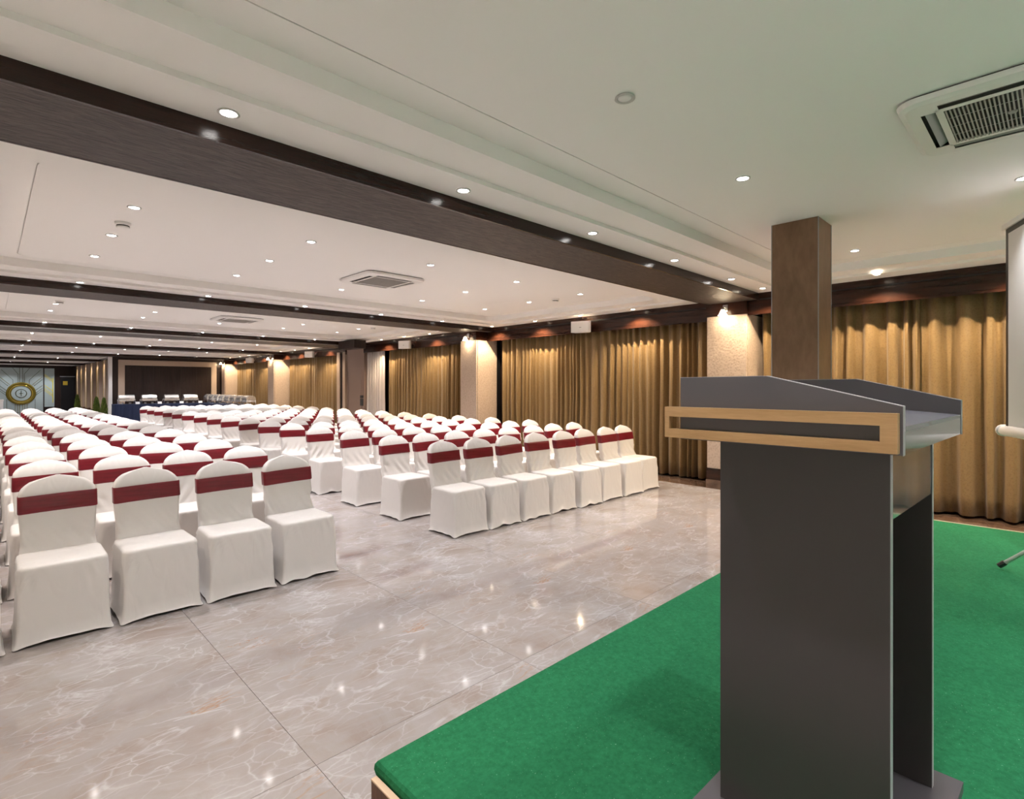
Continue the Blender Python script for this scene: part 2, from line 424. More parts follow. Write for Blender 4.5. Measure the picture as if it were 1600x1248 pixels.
part('frame_rail', MB().box(-.012, 0, -.40, -.38, .2, 1.98), 'mauve_panel', p)
part('frame_rail', MB().box(-.012, 0, .44, .46, .2, 1.98), 'mauve_panel', p)
part('switch_plate', MB().box(-.02, 0, -.49, -.33, .94, 1.15), 'black', p)
part('switch_plate', MB().box(-.02, 0, -.49, -.33, 1.17, 1.25), 'black', p)
tag(struct('bulkhead_box', MB().box(7.2, 7.55, 13.55, 14.485, 2.58, 2.805), 'wood_v'), 'dark boxed bulkhead under the ceiling by the partition', 'bulkhead')
bpy.data.objects['bulkhead_box'].pop('kind', None)

# ------------------------------------------------------------------ stage
SH = .32
st = thing('stage', 'low stage with green carpet in front of the curtain wall', 'stage', (0, 0, 0))
sx0, sx1, sy0, sy1 = .875, 6.0, -2.5, 1.517
poly = [(sx0 + .02, sy0), (sx1, sy0), (sx1, sy1 - .02), (5.36, sy1 - .02), (5.36, 1.375), (4.92, 1.375), (4.92, sy1 - .02), (sx0 + .02, sy1 - .02)]
part('platform', MB().prism(poly, 'z', 0.001, SH - .03), 'stage_wood', st)
def inset(pl, d):
    out = []
    n = len(pl)
    for i in range(n):
        a, b, c = Vector(pl[i - 1]), Vector(pl[i]), Vector(pl[(i + 1) % n])
        n1 = Vector((-(b - a).y, (b - a).x)).normalized(); n2 = Vector((-(c - b).y, (c - b).x)).normalized()
        bis = (n1 + n2); k = d / max(.3, bis.dot(n1)); out.append(tuple(b + bis * k))
    return out
outer = [(sx0, sy0), (sx1 + .012, sy0), (sx1 + .012, sy1), (5.38, sy1), (5.38, 1.36), (4.90, 1.36), (4.90, sy1), (sx0, sy1)]
m = MB(); lp = []
for d, z in ((0.004, SH - .05), (-.001, SH - .03), (.001, SH - .014), (.008, SH - .004), (.022, SH)):
    lp.append([(x, y, z) for x, y in inset(outer, d)])
m.loft(lp, False, True); part('carpet', m, 'green_carpet', st)
part('side_board', MB().box(sx0 - .022, sx0 - .004, sy0, sy1 - .02, 0.001, SH - .045), 'stage_wood', st)
part('board_edge', MB().box(sx0 - .023, sx0 - .003, sy0, sy1 - .019, SH - .045, SH - .040), 'ply_edge', st)
part('carpet_binding', MB().box(sx1 + .008, sx1 + .02, sy0, sy1, SH - .03, SH - .002), 'ply_edge', st)
# wooden column through the stage edge
c = thing('column', 'square brown wood veneer column behind the lectern', 'column', (5.14, 1.59, 0))
part('shaft', MB().box(-.18, .18, -.185, .185, 0.001, 2.929), 'column_veneer', c)
for sx in (-1, 1):
    for sy in (-1, 1):
        part('corner_bead', MB().box(sx * .181 - .003, sx * .181 + .003, sy * .186 - .003, sy * .186 + .003, .001, 2.928), 'laminate_edge', c)

# ------------------------------------------------------------------ lectern
L = thing('lectern', 'dark laminate lectern with oak rail frame on the green stage', 'lectern', (1.711, .459, SH), R(-1.5))
def z_(w): return w - SH
m = MB(); m.prism([(-.325, -.257), (.325, -.257), (.325, .248), (-.325, .248)], 'z', 0, .03); part('base', m, 'wing_laminate', L)
zb, zt = .03, z_(1.36)
part('side_panel', MB().box(-.2465, -.228, -.199, .199, zb, zt), 'laminate', L)
part('side_panel', MB().box(.228, .2465, -.199, .199, zb, zt), 'laminate', L)
part('edge_band', MB().box(-.2465, -.228, -.2005, -.199, zb, zt), 'laminate_edge', L)
part('edge_band', MB().box(.228, .2465, -.2005, -.199, zb, zt), 'laminate_edge', L)
part('front_panel', MB().box(-.228, .228, .181, .199, zb, zt), 'laminate', L)
part('drawer_fascia', MB().box(-.228, .228, -.198, -.18, z_(1.195), zt), 'laminate_gloss', L)
part('shelf', MB().box(-.228, .228, -.18, .181, z_(1.195), z_(1.212)), 'laminate', L)
# top tray: floor box with sloping desk, apron and two wings
part('tray', MB().box(-.366, .366, -.244, .244, z_(1.36), z_(1.375)), 'laminate', L)
part('apron', MB().box(-.358, .358, -.247, -.23, z_(1.361), z_(1.408)), 'laminate_gloss', L)
m = MB(); m.prism([(-.247, z_(1.408)), (-.247, z_(1.418)), (.236, z_(1.455)), (.236, z_(1.445))], 'x', -.356, .356); part('desk', m, 'desk_reflect_grey', L)
wing = [(-.248, z_(1.36)), (-.248, z_(1.460)), (.022, z_(1.526)), (.248, z_(1.525)), (.248, z_(1.36))]
for sx in (-1, 1):
    m = MB(); m.prism(wing, 'x', sx * .358, sx * .376); wg = part('wing', m, 'wing_laminate', L)
    m = MB()
    e = [(-.2485, z_(1.36)), (-.2485, z_(1.4612)), (.022, z_(1.5272)), (.248, z_(1.5262))]
    for a, b in zip(e[:-1], e[1:]):
        m.loft([[(sx * .358, a[0], a[1]), (sx * .376, a[0], a[1]), (sx * .376, a[0] + .001, a[1] - .0014), (sx * .358, a[0] + .001, a[1] - .0014)],
                [(sx * .358, b[0], b[1]), (sx * .376, b[0], b[1]), (sx * .376, b[0] + .001, b[1] - .0014), (sx * .358, b[0] + .001, b[1] - .0014)]], True, True)
    part('wing_edge', m, 'laminate_edge', wg)
part('back_rail', MB().box(-.358, .358, .23, .248, z_(1.36), z_(1.515)), 'laminate', L)
fr = link('oak_frame', None, L)
for (y0_, y1_, z0_, z1_) in ((-.243, .283, 1.4206, 1.4465), (-.243, .283, 1.3642, 1.3875), (-.243, -.213, 1.3875, 1.4206), (.270, .283, 1.3875, 1.4206)):
    for x0_, x1_ in ((-.398, -.377), (.377, .398)):
        part('rail', MB().box(x0_, x1_, y0_, y1_, z_(z0_), z_(z1_)), 'oak', fr)

# ------------------------------------------------------------------ projector screen on its tripod
PS = thing('projector_screen', 'portable white projector screen on a tripod at the stage edge', 'projector screen', (4.62, -.12, SH), math.atan2(.364, .931))
zc = lambda w: w - SH
part('pole', MB().tube([(0, -.04, .12), (0, -.04, 2.52)], .016), 'steel', PS)
part('cloth', MB().box(-1.06, 1.06, -.004, .004, .88, 2.36), 'screen_cloth', PS)
part('border_edge', MB().box(1.06, 1.10, -.005, .005, 0.86, 2.40), 'black', PS)
part('border_edge', MB().box(-1.10, -1.06, -.005, .005, 0.86, 2.40), 'black', PS)
part('border_edge', MB().box(-1.06, 1.06, -.005, .005, 2.36, 2.40), 'black', PS)
m = MB(); m.smooth = True
part('roll_case', MB().tube([(-1.16, 0, .84), (1.16, 0, .84)], .04, 14), 'white_plastic', PS, True)
part('end_cap', MB().tube([(1.14, 0, .84), (1.175, 0, .84)], .046, 14), 'white_plastic', PS, True)
part('end_cap', MB().tube([(-1.175, 0, .84), (-1.14, 0, .84)], .046, 14), 'white_plastic', PS, True)
part('top_bar', MB().box(-1.13, 1.13, -.02, .02, 2.40, 2.44), 'white_plastic', PS)
for a in (62, 182, 302):
    ca, sa = math.cos(R(a)), math.sin(R(a))
    lg = part('leg', MB().tube([(0.02 * ca, -.04 + .02 * sa, .42), (.415 * ca, -.04 + .415 * sa, .035)], .012), 'white_plastic', PS, True)
    part('rubber_foot', MB().tube([(.40 * ca, -.04 + .40 * sa, .05), (.43 * ca, -.04 + .43 * sa, .02)], .017), 'black', lg)

# ------------------------------------------------------------------ chairs
def cover_mesh(seed):
    m = MB(); m.smooth = True
    n = 6
    def hem(loop, z0):
        out = []
        for k, (x, y, z) in enumerate(loop):
            cx, cy = abs(x) / .23, abs(y) / .22
            corner = min(1, (cx * cy)) ** 3
            out.append((x * (1 + .03 * corner), y * (1 + .03 * corner), z0 + .028 * (1 - corner) * (.6 + .6 * noise.noise((x * 9 + seed, y * 9, 0)))))
        return out
    def dense(hx, y0, y1, r, z):
        # rounded rectangle with extra points on the straight sides
        base = rrect(hx, y0, y1, r, z, 4); out = []
        for i in range(len(base)):
            a, b = base[i], base[(i + 1) % len(base)]
            out.append(a)
            if i % 5 == 4:
                nd = 26 if i in (9, 19) else 12
                for q in range(1, nd): out.append(tuple(Vector(a).lerp(Vector(b), q / nd)))
        return out
    loops = [hem(dense(.229, -.226, .214, .022, 0), .004)]
    for hx, y0, y1, r, z in ((.222, -.219, .212, .02, .03), (.217, -.215, .21, .02, .10), (.214, -.213, .21, .02, .22), (.213, -.213, .21, .022, .30), (.212, -.213, .21, .03, .345),
                             (.2115, -.2135, .21, .042, .38), (.2115, -.2145, .21, .055, .41), (.2115, -.2145, .209, .062, .437), (.2085, -.2115, .207, .065, .449), (.200, -.203, .20, .065, .457), (.182, -.184, .19, .06, .461), (.12, -.11, .15, .06, .462), (.04, -.03, .08, .03, .459)):
        loops.append(dense(hx, y0, y1, r, z))
    out = []
    for li, lp in enumerate(loops):
        row = []
        for x, y, z in lp:
            if 1 <= li <= 8:
                d = .0035 * noise.noise((x * 7 + seed * 3.1, y * 7, z * 3.5))
                # tension folds under the seat corners
                d += .011 * math.sin(95 * (x - y) + 40 * z + seed) * max(0, 1 - abs(z - .39) / .09) * min(1, abs(x) * abs(y) / .035) ** 2
                l = math.hypot(x, y); x += x / l * d; y += y / l * d
            row.append((x, y, z))
        out.append(row)
    m.loft(out, False, True)
    # back: rounded slab rising from behind the seat, arched top with a soft peak
    loops = []
    def back(z):
        tq = (z - .40) / .52
        yf = .128 + .02 * min(1, max(0, (z - .44) / .06)) + .105 * max(0, tq) ** .9 + .052 * max(0, (z - .79) / .128) ** 1.9   # front surface, rolling back at the top
        th = .088 - .022 * max(0, tq)
        if z < .56: hw = .200 - .012 * max(0, min(1, (z - .40) / .10))
        elif z < .70: hw = .188 + .009 * (z - .56) / .14
        elif z < .80: hw = .197
        else:
            q = (.918 - z) / .118
            tt = min(1, max(0, 1 - q)); sq = lambda a: math.sqrt(max(0, 1 - a ** 2))
            hw = .197 * (sq(tt) if tt < .74 else sq(.74) * (1 - (tt - .74) / .26) ** .85)   # full shoulders, soft peak
        return yf, th, hw
    zs = [.40, .44, .455, .47, .485, .50, .52, .54, .56, .58, .605, .63, .68, .74, .79, .81, .83, .85, .868, .883, .895, .904, .911, .9155, .9175]
    for z in zs:
        yf, th, hw = back(z); row = []
        if z > .84: th *= max(.25, ((.922 - z) / .082) ** .5)
        for k, (x, y, zz) in enumerate(dense(max(hw, .012), yf, yf + th, min(.024, th * .45, max(hw, .012) * .45), z)):
            fold = 0
            if z < .66:
                ph = 62 * x * (1 + .2 * math.sin(seed)) + 48 * (z - .45) * (1 if seed % 2 else -1) + seed * 1.7
                fold = (.002 + .024 * max(0, noise.noise((x * 5 + seed * 2.3, seed, z * 2)) + .35)) * math.sin(ph) * max(0, 1 - abs(z - .53) / .12) ** .7
            row.append((x + .003 * noise.noise((y * 9, z * 9, seed)), y + fold - (.012 * (x / .2) ** 2 if z > .6 else 0), z))
        loops.append(row)
    m.loft(loops, True, True)
    return m.mesh('cover', 'chair_cover'), back
def sash_mesh(back, seed):
    m = MB(); m.smooth = True
    loops = []
    for z in (.698, .702, .73, .76, .785, .802, .806):
        yf, th, hw = back(z); g = .0045 if .70 < z < .805 else .002
        base = rrect(hw + g, yf - g, yf + th + g, .022, z, 4); out = []
        for i in range(len(base)):
            a, b = base[i], base[(i + 1) % len(base)]; out.append(a)
            if i % 5 == 4:
                for q in range(1, 8): out.append(tuple(Vector(a).lerp(Vector(b), q / 8)))
        loops.append([(x, y - .012 * (x / .2) ** 2 + .002 * math.sin(z * 260 + x * 9 + seed), z + .006 * x / .2 * math.sin(seed * 2.3)) for x, y, zz in out])
    m.loft(loops)
    return m.mesh('sash', 'sash_satin')
variants = []
for s in range(4):
    cm, bk = cover_mesh(s); variants.append((cm, sash_mesh(bk, s)))
rnd = random.Random(3)
NROW = 16; PITCH = 1.004
blocks = [('left', [1.815 - .495 * k for k in range(5)]), ('right', [3.52 + .49 * k for k in range(8)])]
for bn, xs in blocks:
    for r in range(NROW):
        for k, x in enumerate(xs):
            cm, sm = variants[rnd.randrange(4)]
            yc = 4.355 + r * PITCH + (.02 if bn == 'right' else 0)
            ch = thing('banquet_chair', 'white covered chair with maroon sash, %s block, %s row from stage, %s seat from aisle' % (bn, ORD[r], ORD[k]), 'chair',
                       (x + rnd.uniform(-.006, .006), yc + rnd.uniform(-.03, .03), 0), R(rnd.uniform(-1.1, 1.1)), 'banquet chairs of the %s block' % bn)
            link('cover', cm, ch); link('sash', sm, ch)

# ------------------------------------------------------------------ ceiling fittings
ring = MB(); ring.lathe([(.048, 0), (.050, -.006), (.040, -.008), (.034, -.002), (.034, .0)], n=20, cap0=False, cap1=False); ring.smooth = True
plain('ring_grey', (.5, .48, .46), .4)
ring_me = ring.mesh('trim_ring', 'ring_grey')
lens = {}
for nm in ('lens_cool', 'lens_warm', 'lens_off'):
    q = MB(); q.smooth = True; q.lathe([(.035, -.001), (.033, -.006), (.024, -.009), (.01, -.0105)], n=18, cap0=False, cap1=True); lens[nm] = q.mesh('lens', nm)
lights = {}
def ldata(kind, e, c, ang=106):
    if kind not in lights:
        d = bpy.data.lights.new(kind, 'SPOT'); d.energy = e; d.color = c; d.spot_size = R(ang); d.spot_blend = .9 if kind != 'wall' else .55; d.shadow_soft_size = .03 if kind != 'wall' else .012; lights[kind] = d
    return lights[kind]
def downlight(x, y, z, label, kind='main', on=True):
    o = thing('downlight', label, 'downlight', (x, y, z - .0005), 0, 'recessed ceiling downlights')
    link('trim_ring', ring_me, o)
    link('lens', lens['lens_off' if not on else ('lens_warm' if kind == 'wall' else 'lens_cool')], o)
    if on:
        d = {'main': ldata('main', P_MAIN, COOL), 'stage': ldata('stage', P_STAGE, COOL), 'back': ldata('back', P_BACK_FILL, COOL, 110), 'left': ldata('left', P_LEFT_FILL, (1, .87, .74), 100), 'perim': ldata('perim', P_PERIM, COOL, 104), 'wall': ldata('wall', P_WALL, WARM, 136)}[kind]
        lo = bpy.data.objects.new('bulb', d); col.objects.link(lo); lo.parent = o; lo.location = (0, 0, -.03)
XS = [.83, 2.27, 3.70, 5.12, 6.50]
XP = [.82, 2.26, 3.67, 5.06, 6.43]
BN = ['bay over the stage', 'second ceiling bay', 'third ceiling bay', 'fourth ceiling bay', 'fifth ceiling bay', 'sixth ceiling bay', 'seventh ceiling bay', 'last ceiling bay']
for k, x in enumerate(XP): downlight(x, 2.77, ZP, 'perimeter downlight before first beam, %s from left' % ORD[k], 'perim')
downlight(7.33, 2.74, ZP, 'warm corner downlight in the bay over the stage', 'wall')
downlight(7.36, 1.47, ZP, 'warm downlight above curtain, right of the column', 'wall')
for k, y in enumerate((.2, -1.1)): downlight(7.36, y, ZP, 'warm downlight above curtain behind projector screen, %s from column' % ORD[k], 'wall')
downlight(3.69, 1.51, ZM, 'downlight left of the wooden column, in front of it', 'stage')
downlight(6.48, 1.49, ZM, 'downlight in the ceiling just right of the wooden column', 'stage')
downlight(5.06, .165, ZM, 'downlight at the right picture edge below the air conditioner', 'stage')
downlight(2.25, 1.50, ZM, 'unlit round downlight in the ceiling over the stage', on=False)
for k, (x, y) in enumerate(((.83, 1.5), (.83, .165), (2.25, .165), (.83, -1.2), (2.25, -1.2), (3.69, -1.2), (5.06, -1.2), (6.48, -1.2),)): downlight(x, y, ZM, 'downlight over the near stage, outside the view, %s' % ORD[k], 'stage')
for b in range(1, 8):
    ya, yb = bays[b]; off = 5.8 * (b - 1)
    xs = XS if b < 5 else XS[:2] + [3.2]
    for j, y0_ in enumerate((5.14, 6.23, 7.35)):
        if b >= 5 and j == 1: continue
        for k, x in enumerate(xs):
            if j == 1 and k == 2: continue       # the air conditioner hangs here
            downlight(x, y0_ + off, ZM, 'downlight in the %s, %s row, %s from left' % (BN[b], ORD[j], ORD[k]))
    if b == 7: continue
    for k, x in enumerate(XP if b < 5 else XP[:2]):
        downlight(x, yb - .17, ZP, 'perimeter downlight at far edge of %s, %s from left' % (BN[b], ORD[k]), 'perim')
    if b < 5:
        for k, y in enumerate((5.0, 6.12, 7.25, 8.52)):
            if b == 2 and k == 3: continue
            downlight(7.74, y + off, ZP, 'warm downlight over the curtain in %s, %s from stage' % (BN[b], ORD[k]), 'wall')

for k, y in enumerate((-1.1, .2, 1.47, 2.74)): downlight(-.44, y, ZP, 'added warm downlight along the unseen left wall over the stage bay, %s' % ORD[k], 'left')  # unseen row, added to help brighten the ceiling
for b in range(1, 4):  # the added left row continues over the chair bays
    for k, y in enumerate((5.0, 6.12, 7.25, 8.52)):
        downlight(-.44, y + 5.8 * (b - 1), ZP, 'added warm downlight along the unseen left wall in %s, %s from stage' % (BN[b], ORD[k]), 'left')
for k, x in enumerate(XP): downlight(x, -2.3, ZP, 'added unseen perimeter downlight along the wall behind the stage, %s from left' % ORD[k], 'back')  # added behind the camera so the back wall bounces light upward

# smoke detectors
for x, y, lb in ((.84, 5.70, 'left smoke detector in the second ceiling bay'), (6.59, 5.72, 'right smoke detector in the second ceiling bay'),
                 (.85, 11.6, 'left smoke detector in the third ceiling bay'), (6.6, 11.5, 'right smoke detector in the third ceiling bay')):
    o = thing('smoke_detector', lb, 'smoke detector', (x, y, ZM))
    m = MB(); m.smooth = True; m.lathe([(.062, 0), (.062, -.016), (.055, -.026)], n=18, cap0=False); part('mount', m, 'white_plastic', o)
    m = MB(); m.lathe([(.048, -.026), (.048, -.036)], n=18, cap0=False, cap1=False); part('vent_slot', m, 'grille_dark', o)
    m = MB(); m.smooth = True; m.lathe([(.052, -.036), (.045, -.048), (.02, -.052)], n=18); part('sensor_cap', m, 'white_plastic', o)

# cassette air conditioners
def cassette(x, y, label):
    o = thing('ceiling_air_conditioner', label, 'air conditioner', (x, y, ZM), 0, 'cassette air conditioners')
    H = .425
    # rounded panel with four slots and a central intake
    def ringband(h0, r0, h1, r1, z0, z1):
        return [[(p[0], p[1], z0) for p in rrect(h0, -h0, h0, r0, 0, 6)], [(p[0], p[1], z1) for p in rrect(h1, -h1, h1, r1, 0, 6)]]
    m = MB(); m.smooth = False
    A = ringband(H, .10, H - .008, .095, -.010, -.034); m.loft(A)
    m.loft([A[1], [(p[0], p[1], -.044) for p in rrect(H - .035, -(H - .035), H - .035, .07, 0, 6)]])
    m.loft([A[0], [(p[0], p[1], -.010) for p in rrect(H - .03, -(H - .03), H - .03, .07, 0, 6)]])
    # flat face as strips around slots: outer frame, between-slot corners, inner frame
    zf = -.044; a, s0, s1, g = H - .035, .335, .275, .245
    l = .26
    def quad(x0, x1, y0, y1): m.box(x0, x1, y0, y1, zf, zf + .004)
    m.loft([[(p[0], p[1], zf) for p in rrect(a, -a, a, .07, 0, 6)], [(p[0], p[1], zf) for p in rrect(s0, -s0, s0, .004, 0, 6)]])
    for sx in (-1, 1):
        for sy in (-1, 1):
            xa, xb = sorted((sx * l, sx * s0)); ya, yb = sorted((sy * l, sy * s0)); quad(xa, xb, ya, yb)
    quad(-s1, s1, -s1, -g); quad(-s1, s1, g, s1); quad(-s1, -g, -g, g); quad(g, s1, -g, g)
    part('panel', m, 'white_plastic', o)
    m = MB(); m.loft([[(p[0], p[1], zz) for p in rrect(H - .012, -(H - .012), H - .012, .09, 0, 6)] for zz in (-.012, -.001)], True, True); part('shade_slab', m, 'grille_dark', o)  # dark slab colours in the shadow gap under the ceiling and behind the grille
    for k in range(4):
        m = MB(); ca, sa = [(1, 0), (0, 1), (-1, 0), (0, -1)][k]
        pts = [(-l, .284, -.020), (l, .284, -.020), (l, .318, -.041), (-l, .318, -.041)]
        rot = [(px * ca - py * sa, px * sa + py * ca, pz) for px, py, pz in pts]
        m.loft([rot, [(q[0], q[1], q[2] + .003) for q in rot]], True, True); part('louvre_flap', m, 'grille_grey', o)
    m = MB()
    nr = 30
    for k in range(nr):
        xx = -g + (k + .5) * 2 * g / nr; m.box(-g, g, xx - .0035, xx + .0035, -.046, -.042)
    for yy in (-g / 2, 0, g / 2): m.box(yy - .0015, yy + .0015, -g, g, -.042, -.039)
    part('intake_grille', m, 'grille_grey', o)
    m = MB(); m.lathe([(.02, -.046), (.018, -.051)], n=14); part('badge', m, 'grille_grey', o)
cassette(3.68, .16, 'large cassette air conditioner in the ceiling over the stage, upper right')
cassette(3.73, 6.27, 'white cassette air conditioner in the second ceiling bay')
cassette(3.73, 12.05, 'white cassette air conditioner in the third ceiling bay')
cassette(3.73, 17.85, 'white cassette air conditioner in the fourth ceiling bay')

# wall speakers over the curtains
def speaker(y, label):
    o = thing('wall_speaker', label, 'speaker', (7.80, y, 2.60), R(20), 'white wall speakers')
    m = MB(); m.smooth = False
    prof = [(-.10, -.10), (.02, -.105), (.07, -.06), (.07, .06), (.02, .105), (-.10, .10)]
    m.prism([(-.09, -.17), (-.06, -.19), (.05, -.14), (.07, -.06), (.07, .06), (.05, .14), (-.06, .19), (-.09, .17)], 'z', -.10, .10)
    part('cabinet', m, 'white_plastic', o)
    m = MB(); m.prism([(-.098, -.155), (-.091, -.16), (-.091, .16), (-.098, .155)], 'z', -.088, .088); part('grille', m, 'white_plastic', o)
    part('badge', MB().box(-.101, -.098, -.018, .018, -.02, -.008), 'grille_grey', o)
    part('bracket', MB().tube([(.06, 0, 0), (.155, -.055, 0)], .018), 'steel', o)
for k in range(4): speaker(6.13 + 5.8 * k, 'white wall speaker on the pelmet of the %s curtain from the stage' % ORD[k + 1])

# glass bell lamps on pilaster heads
def sconce(y, label):
    o = thing('wall_lamp', label, 'wall lamp', (7.648, y, 2.64), 0, 'glass lamps on the pilasters')
    m = MB(); m.smooth = True; m.lathe([(.028, .0), (.03, .01), (.02, .016)], n=14)
    bp = part('back_plate', MB().box(-.014, 0, -.035, .035, -.05, .05), 'steel', o)
    part('arm', MB().tube([(-.005, 0, 0), (-.05, 0, .015), (-.085, 0, -.005), (-.09, 0, -.03)], .007), 'steel', o)
    m = MB(); m.smooth = True; m.lathe([(.02, -.025), (.03, -.04), (.042, -.075), (.06, -.105), (.066, -.112)], (-.09, 0, 0), 18, True, False); part('shade', m, 'shade_glow', o)
    m = MB(); m.smooth = True; m.lathe([(.026, -.005), (.028, -.03), (.021, -.034)], (-.09, 0, 0), 14); part('cap', m, 'steel', o)
    if 'sconce' not in lights:
        d = bpy.data.lights.new('sconce', 'POINT'); d.energy = P_SCONCE; d.color = (1, .80, .55); d.shadow_soft_size = .03; lights['sconce'] = d
    d = lights['sconce']
    lo = bpy.data.objects.new('bulb', d); col.objects.link(lo); lo.parent = o; lo.location = (-.09, 0, -.13)
sconce(3.38, 'glowing glass wall lamp on the pilaster behind the lectern')
sconce(9.2, 'glowing glass wall lamp on the pilaster of second bay')
sconce(20.9, 'glowing glass wall lamp on pilaster past the partition')
sconce(26.64, 'glowing glass wall lamp in the buffet corner')

# ------------------------------------------------------------------ buffet
def skirted_table(x0, x1, y0, y1, h, label):
    o = thing('buffet_table', label, 'table', ((x0 + x1) / 2, (y0 + y1) / 2, 0))
    a, b = (x1 - x0) / 2, (y1 - y0) / 2
    part('table_top', MB().box(-a, a, -b, b, h - .03, h), 'navy_cloth', o)
    m = MB(); m.smooth = True; loops = []
    per = []
    def seg(p, q, n):
        for k in range(n): per.append(tuple(Vector(p).lerp(Vector(q), k / n)))
    nx, ny = int(2 * a / .025), int(2 * b / .025)
    seg((-a, -b), (a, -b), nx); seg((a, -b), (a, b), ny); seg((a, b), (-a, b), nx); seg((-a, b), (-a, -b), ny)
    for z, amp in ((.01, .02), (h * .5, .015), (h - .03, .006)):
        row = []
        for k, (x, y) in enumerate(per):
            d = Vector((x / a if abs(x) >= a - 1e-6 else 0, y / b if abs(y) >= b - 1e-6 else 0)); s = amp * math.cos(k * math.pi / 3)
            row.append((x + d.x * s, y + d.y * s, z))
        loops.append(row)
    m.loft(loops); part('skirt', m, 'navy_cloth', o)
    return o
skirted_table(3.50, 6.45, 25.55, 26.3, .82, 'long buffet table with pleated navy skirt before the dark panelled wall')
skirted_table(6.5, 7.25, 20.6, 26.3, .82, 'long navy skirted buffet table running along the far curtains')
def chafing_dish():
    o = link('chafing_dish', None)
    for sx in (-1, 1):
        for sy in (-1, 1):
            part('leg', MB().tube([(sx * .27, sy * .15, 0), (sx * .27, sy * .15, .17), (sx * .255, sy * .15, .19)], .011), 'chrome', o, True)
    part('frame', MB().tube([(-.27, -.15, .16), (.27, -.15, .16), (.27, .15, .16), (-.27, .15, .16), (-.27, -.15, .16)], .009), 'chrome', o, True)
    part('water_pan', MB().prism([(-.24, .12), (.24, .12), (.255, .20), (-.255, .20)], 'y', -.16, .16), 'chrome', o)
    m = MB(); m.smooth = True
    m.loft([[(x, -.17 * math.cos(R(a)), .205 + .165 * math.sin(R(a))) for a in range(0, 181, 15)] for x in (-.25, -.235, .235, .25)], True, True)
    ld = part('lid', m, 'chrome', o, False)
    part('handle', MB().tube([(-.08, -.165, .235), (-.08, -.20, .24), (.08, -.20, .24), (.08, -.165, .235)], .008), 'black', ld)
    for sx in (-1, 1): part('burner', MB().lathe([(.04, 0), (.04, .06), (.03, .065)], (sx * .12, 0, 0), 12), 'steel', o)
    return o
proto = chafing_dish(); first = True
for k, x in enumerate((3.93, 4.68, 5.46, 6.16)):
    o = proto if first else copy_tree(proto); first = False
    o.location = (x, 25.92, .82); o.rotation_euler = (0, 0, 0)
    tag(o, 'steel chafing dish before dark panelled wall, %s from the left' % ORD[k], 'chafing dish', 'chafing dishes on the buffet')
    c = thing('tent_card', 'small white food card beside the %s chafing dish from the left' % ORD[k], 'card', (x + .33, 25.68, .82), 0, 'food cards')
    part('card_leaf', MB().prism([(-.025, 0), (.0, .09), (.003, .09), (-.02, 0)], 'x', -.07, .07), 'card', c)
    part('card_leaf', MB().prism([(.025, 0), (.0, .09), (-.003, .09), (.02, 0)], 'x', -.07, .07), 'card', c)
for k in range(8):
    o = copy_tree(proto); o.location = (6.86, 25.75 - k * .7, .82); o.rotation_euler = (0, 0, R(-90))
    tag(o, 'steel chafing dish on the side buffet table, %s from the corner' % ORD[k], 'chafing dish', 'chafing dishes on the side buffet')
# table with a white box at the far left
skirted_table(-.55, .42, 23.6, 24.3, .78, 'small dark draped table at the far left edge')
b = thing('storage_box', 'white box standing on the draped table at far left', 'box', (.1, 23.95, .78))
part('body', MB().box(-.25, .25, -.2, .2, 0, .26), 'card', b); part('lid', MB().box(-.26, .26, -.21, .21, .26, .31), 'white_plastic', b)

# potted conifers at the corridor mouth
def conifer(x, y, h, label, seed):
    o = thing('potted_conifer', label, 'plant', (x, y, 0), 0, 'potted conifers')
    rd = random.Random(seed)
    m = MB(); m.smooth = True; m.lathe([(.09, 0), (.125, .26), (.135, .28), (.12, .28), (.115, .25)], n=18); part('pot', m, 'pot', o)
    part('trunk', MB().tube([(0, 0, .2), (0, 0, h * .8)], .015), 'bark', o)
    m = MB()
    for k in range(420):
        t_ = rd.random() ** .8; z = .3 + t_ * (h - .3); r = .165 * (1 - t_) ** .5 * rd.uniform(.55, 1) + .01
        a = rd.uniform(0, 6.283); p0 = Vector((r * .5 * math.cos(a), r * .5 * math.sin(a), z - .05)); p1 = Vector((r * math.cos(a), r * math.sin(a), z + .06))
        sd = Vector((-math.sin(a), math.cos(a), 0)) * .022; mid = (p0 + p1) / 2 + Vector((math.cos(a), math.sin(a), 0)) * .02
        i0 = len(m.v); m.v += [tuple(p0), tuple(mid + sd), tuple(p1), tuple(mid - sd)]; m.f.append((i0, i0 + 1, i0 + 2, i0 + 3))
    part('foliage', m, 'foliage', o, kind='stuff')
conifer(3.07, 26.68, 1.08, 'potted conifer beside the buffet wall corner, left one of the pair', 1)
conifer(3.25, 26.2, 1.05, 'potted conifer touching the buffet wall corner, right one of the pair', 2)
conifer(3.36, 36.2, 1.08, 'potted conifer farther down the corridor near the black door', 3)
conifer(3.44, 36.9, .95, 'smaller potted conifer farther down the corridor', 4)

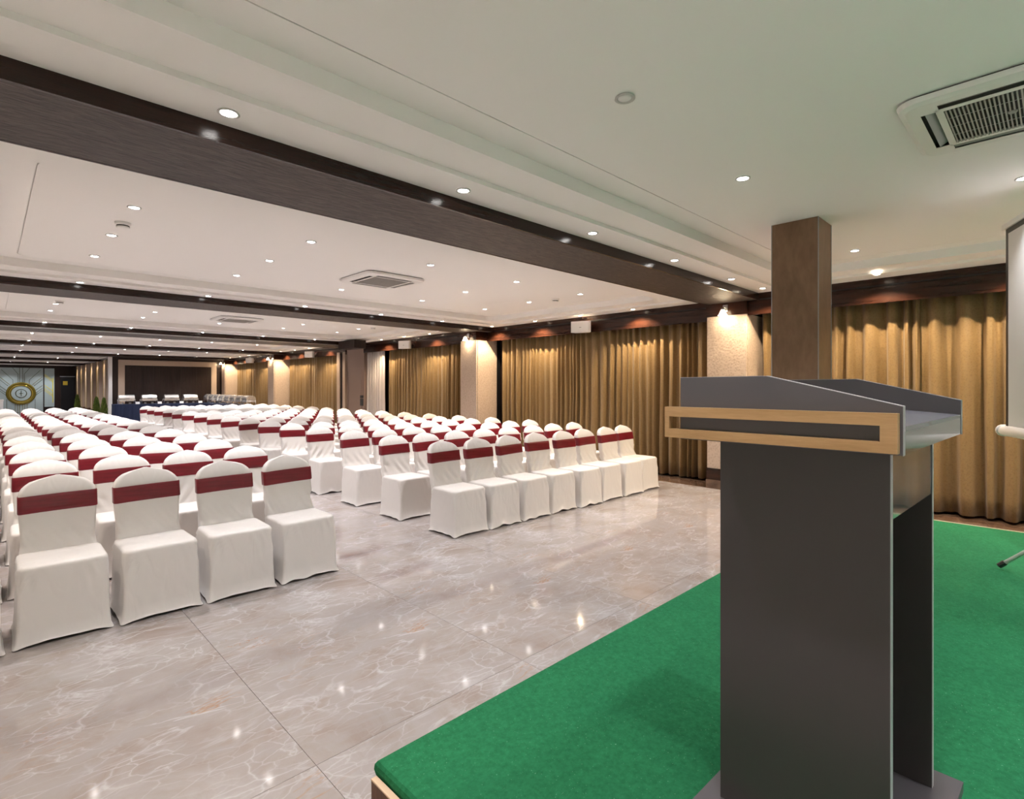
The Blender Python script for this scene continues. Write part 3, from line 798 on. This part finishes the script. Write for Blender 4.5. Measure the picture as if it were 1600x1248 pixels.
# ------------------------------------------------------------------ far wall: inlaid emblem panel, narrow panel, door
e = thing('emblem_panel', 'pale wall panel with gold ring emblem and inlaid lines', 'wall panel', (1.40, YF, 1.12))
part('panel_sheet', MB().box(-2.1, .98, -.05, -.005, -1.11, 1.52), 'pale_panel', e)
def torus(Rr, r, mat, name, y):
    m = MB(); m.smooth = True; n = 48
    loops = []
    for k in range(n + 1):
        a = 2 * math.pi * k / n
        loops.append([((Rr + r * math.cos(b)) * math.cos(a), y + .5 * r * math.sin(b), (Rr + r * math.cos(b)) * math.sin(a)) for b in [2 * math.pi * q / 8 for q in range(8)]])
    m.loft(loops); part(name, m, mat, e)
torus(.60, .065, 'dark_gold', 'ring', -.06); torus(.51, .02, 'gold', 'ring', -.06); torus(.46, .025, 'dark_gold', 'ring', -.06); torus(.24, .02, 'green_line', 'ring', -.06)
m = MB(); m.lathe([(.22, 0), (.22, .01)], n=32)
m.v = [(x, -.055 - z, y) for x, y, z in m.v]; part('centre_disc', m, 'pale_panel', e)
part('monogram_bar', MB().box(-.012, .012, -.075, -.06, -.16, .16), 'green_line', e)
part('monogram_bar', MB().box(-.09, .09, -.075, -.06, -.012, .012), 'green_line', e)
def line(pts, w=.02, mat='green_line'):
    m = MB()
    for a, b in zip(pts[:-1], pts[1:]):
        d = Vector((b[0] - a[0], b[1] - a[1])).normalized(); nx, nz = -d.y * w / 2, d.x * w / 2
        m.loft([[(a[0] + nx, -.058, a[1] + nz), (b[0] + nx, -.058, b[1] + nz), (b[0] - nx, -.058, b[1] - nz), (a[0] - nx, -.058, a[1] - nz)],
                [(a[0] + nx, -.048, a[1] + nz), (b[0] + nx, -.048, b[1] + nz), (b[0] - nx, -.048, b[1] - nz), (a[0] - nx, -.048, a[1] - nz)]], True, True)
    part('inlay_line', m, mat, e)
for s in (-1, 1):
    for x0_, zk, xe, ze in ((.07, 1.52, .07, 1.52), (.14, 1.15, .38, 1.52), (.36, .80, .86, 1.40), (.50, .52, .95, 1.0), (.58, .45, .95, .84)):
        line([(s * x0_, .58 if x0_ < .3 else .50), (s * x0_, zk), (s * xe, ze)] if zk < 1.5 else [(s * x0_, .6), (s * x0_, 1.52)], mat='green_line' if x0_ != .50 else 'dark_gold')
    for z0_ in (.18, .0, -.12): line([(s * .63, z0_), (s * .95, z0_ + .30)])
    for x0_ in (.07, .16, .26): line([(s * x0_, -.62), (s * x0_, -1.1)], mat='dark_gold')
    line([(s * .62, -.35), (s * .62, -1.1)])
e = thing('inlay_panel', 'narrow pale wall panel with yellow chevron inlay left of the black door', 'wall panel', (2.66, YF, 1.3))
part('panel_sheet', MB().box(-.22, .24, -.05, -.005, -1.0, 1.33), 'pale_panel', e)
part('upright_bar', MB().box(.15, .19, -.058, -.048, -.75, .75), 'yellow_glass', e)
for z0_ in (.95, .85, .30, .10, -.02): 
    m = MB(); m.prism([(-.22, z0_ + .0), (.16, z0_ - .36), (.16, z0_ - .32), (-.22, z0_ + .04)], 'y', -.058, -.048); part('chevron_bar', m, 'yellow_glass', e)
d = struct('door_1', MB().box(3.20, 3.86, YF - .05, YF - .001, 0.001, 2.12), 'door_black')
part('sign_plate', MB().box(3.30, 3.52, YF - .058, YF - .05, 1.62, 1.86), 'gold', d)
part('door_head', MB().box(3.16, 3.89, YF - .06, YF - .001, 2.12, 2.17), 'laminate_edge', d)
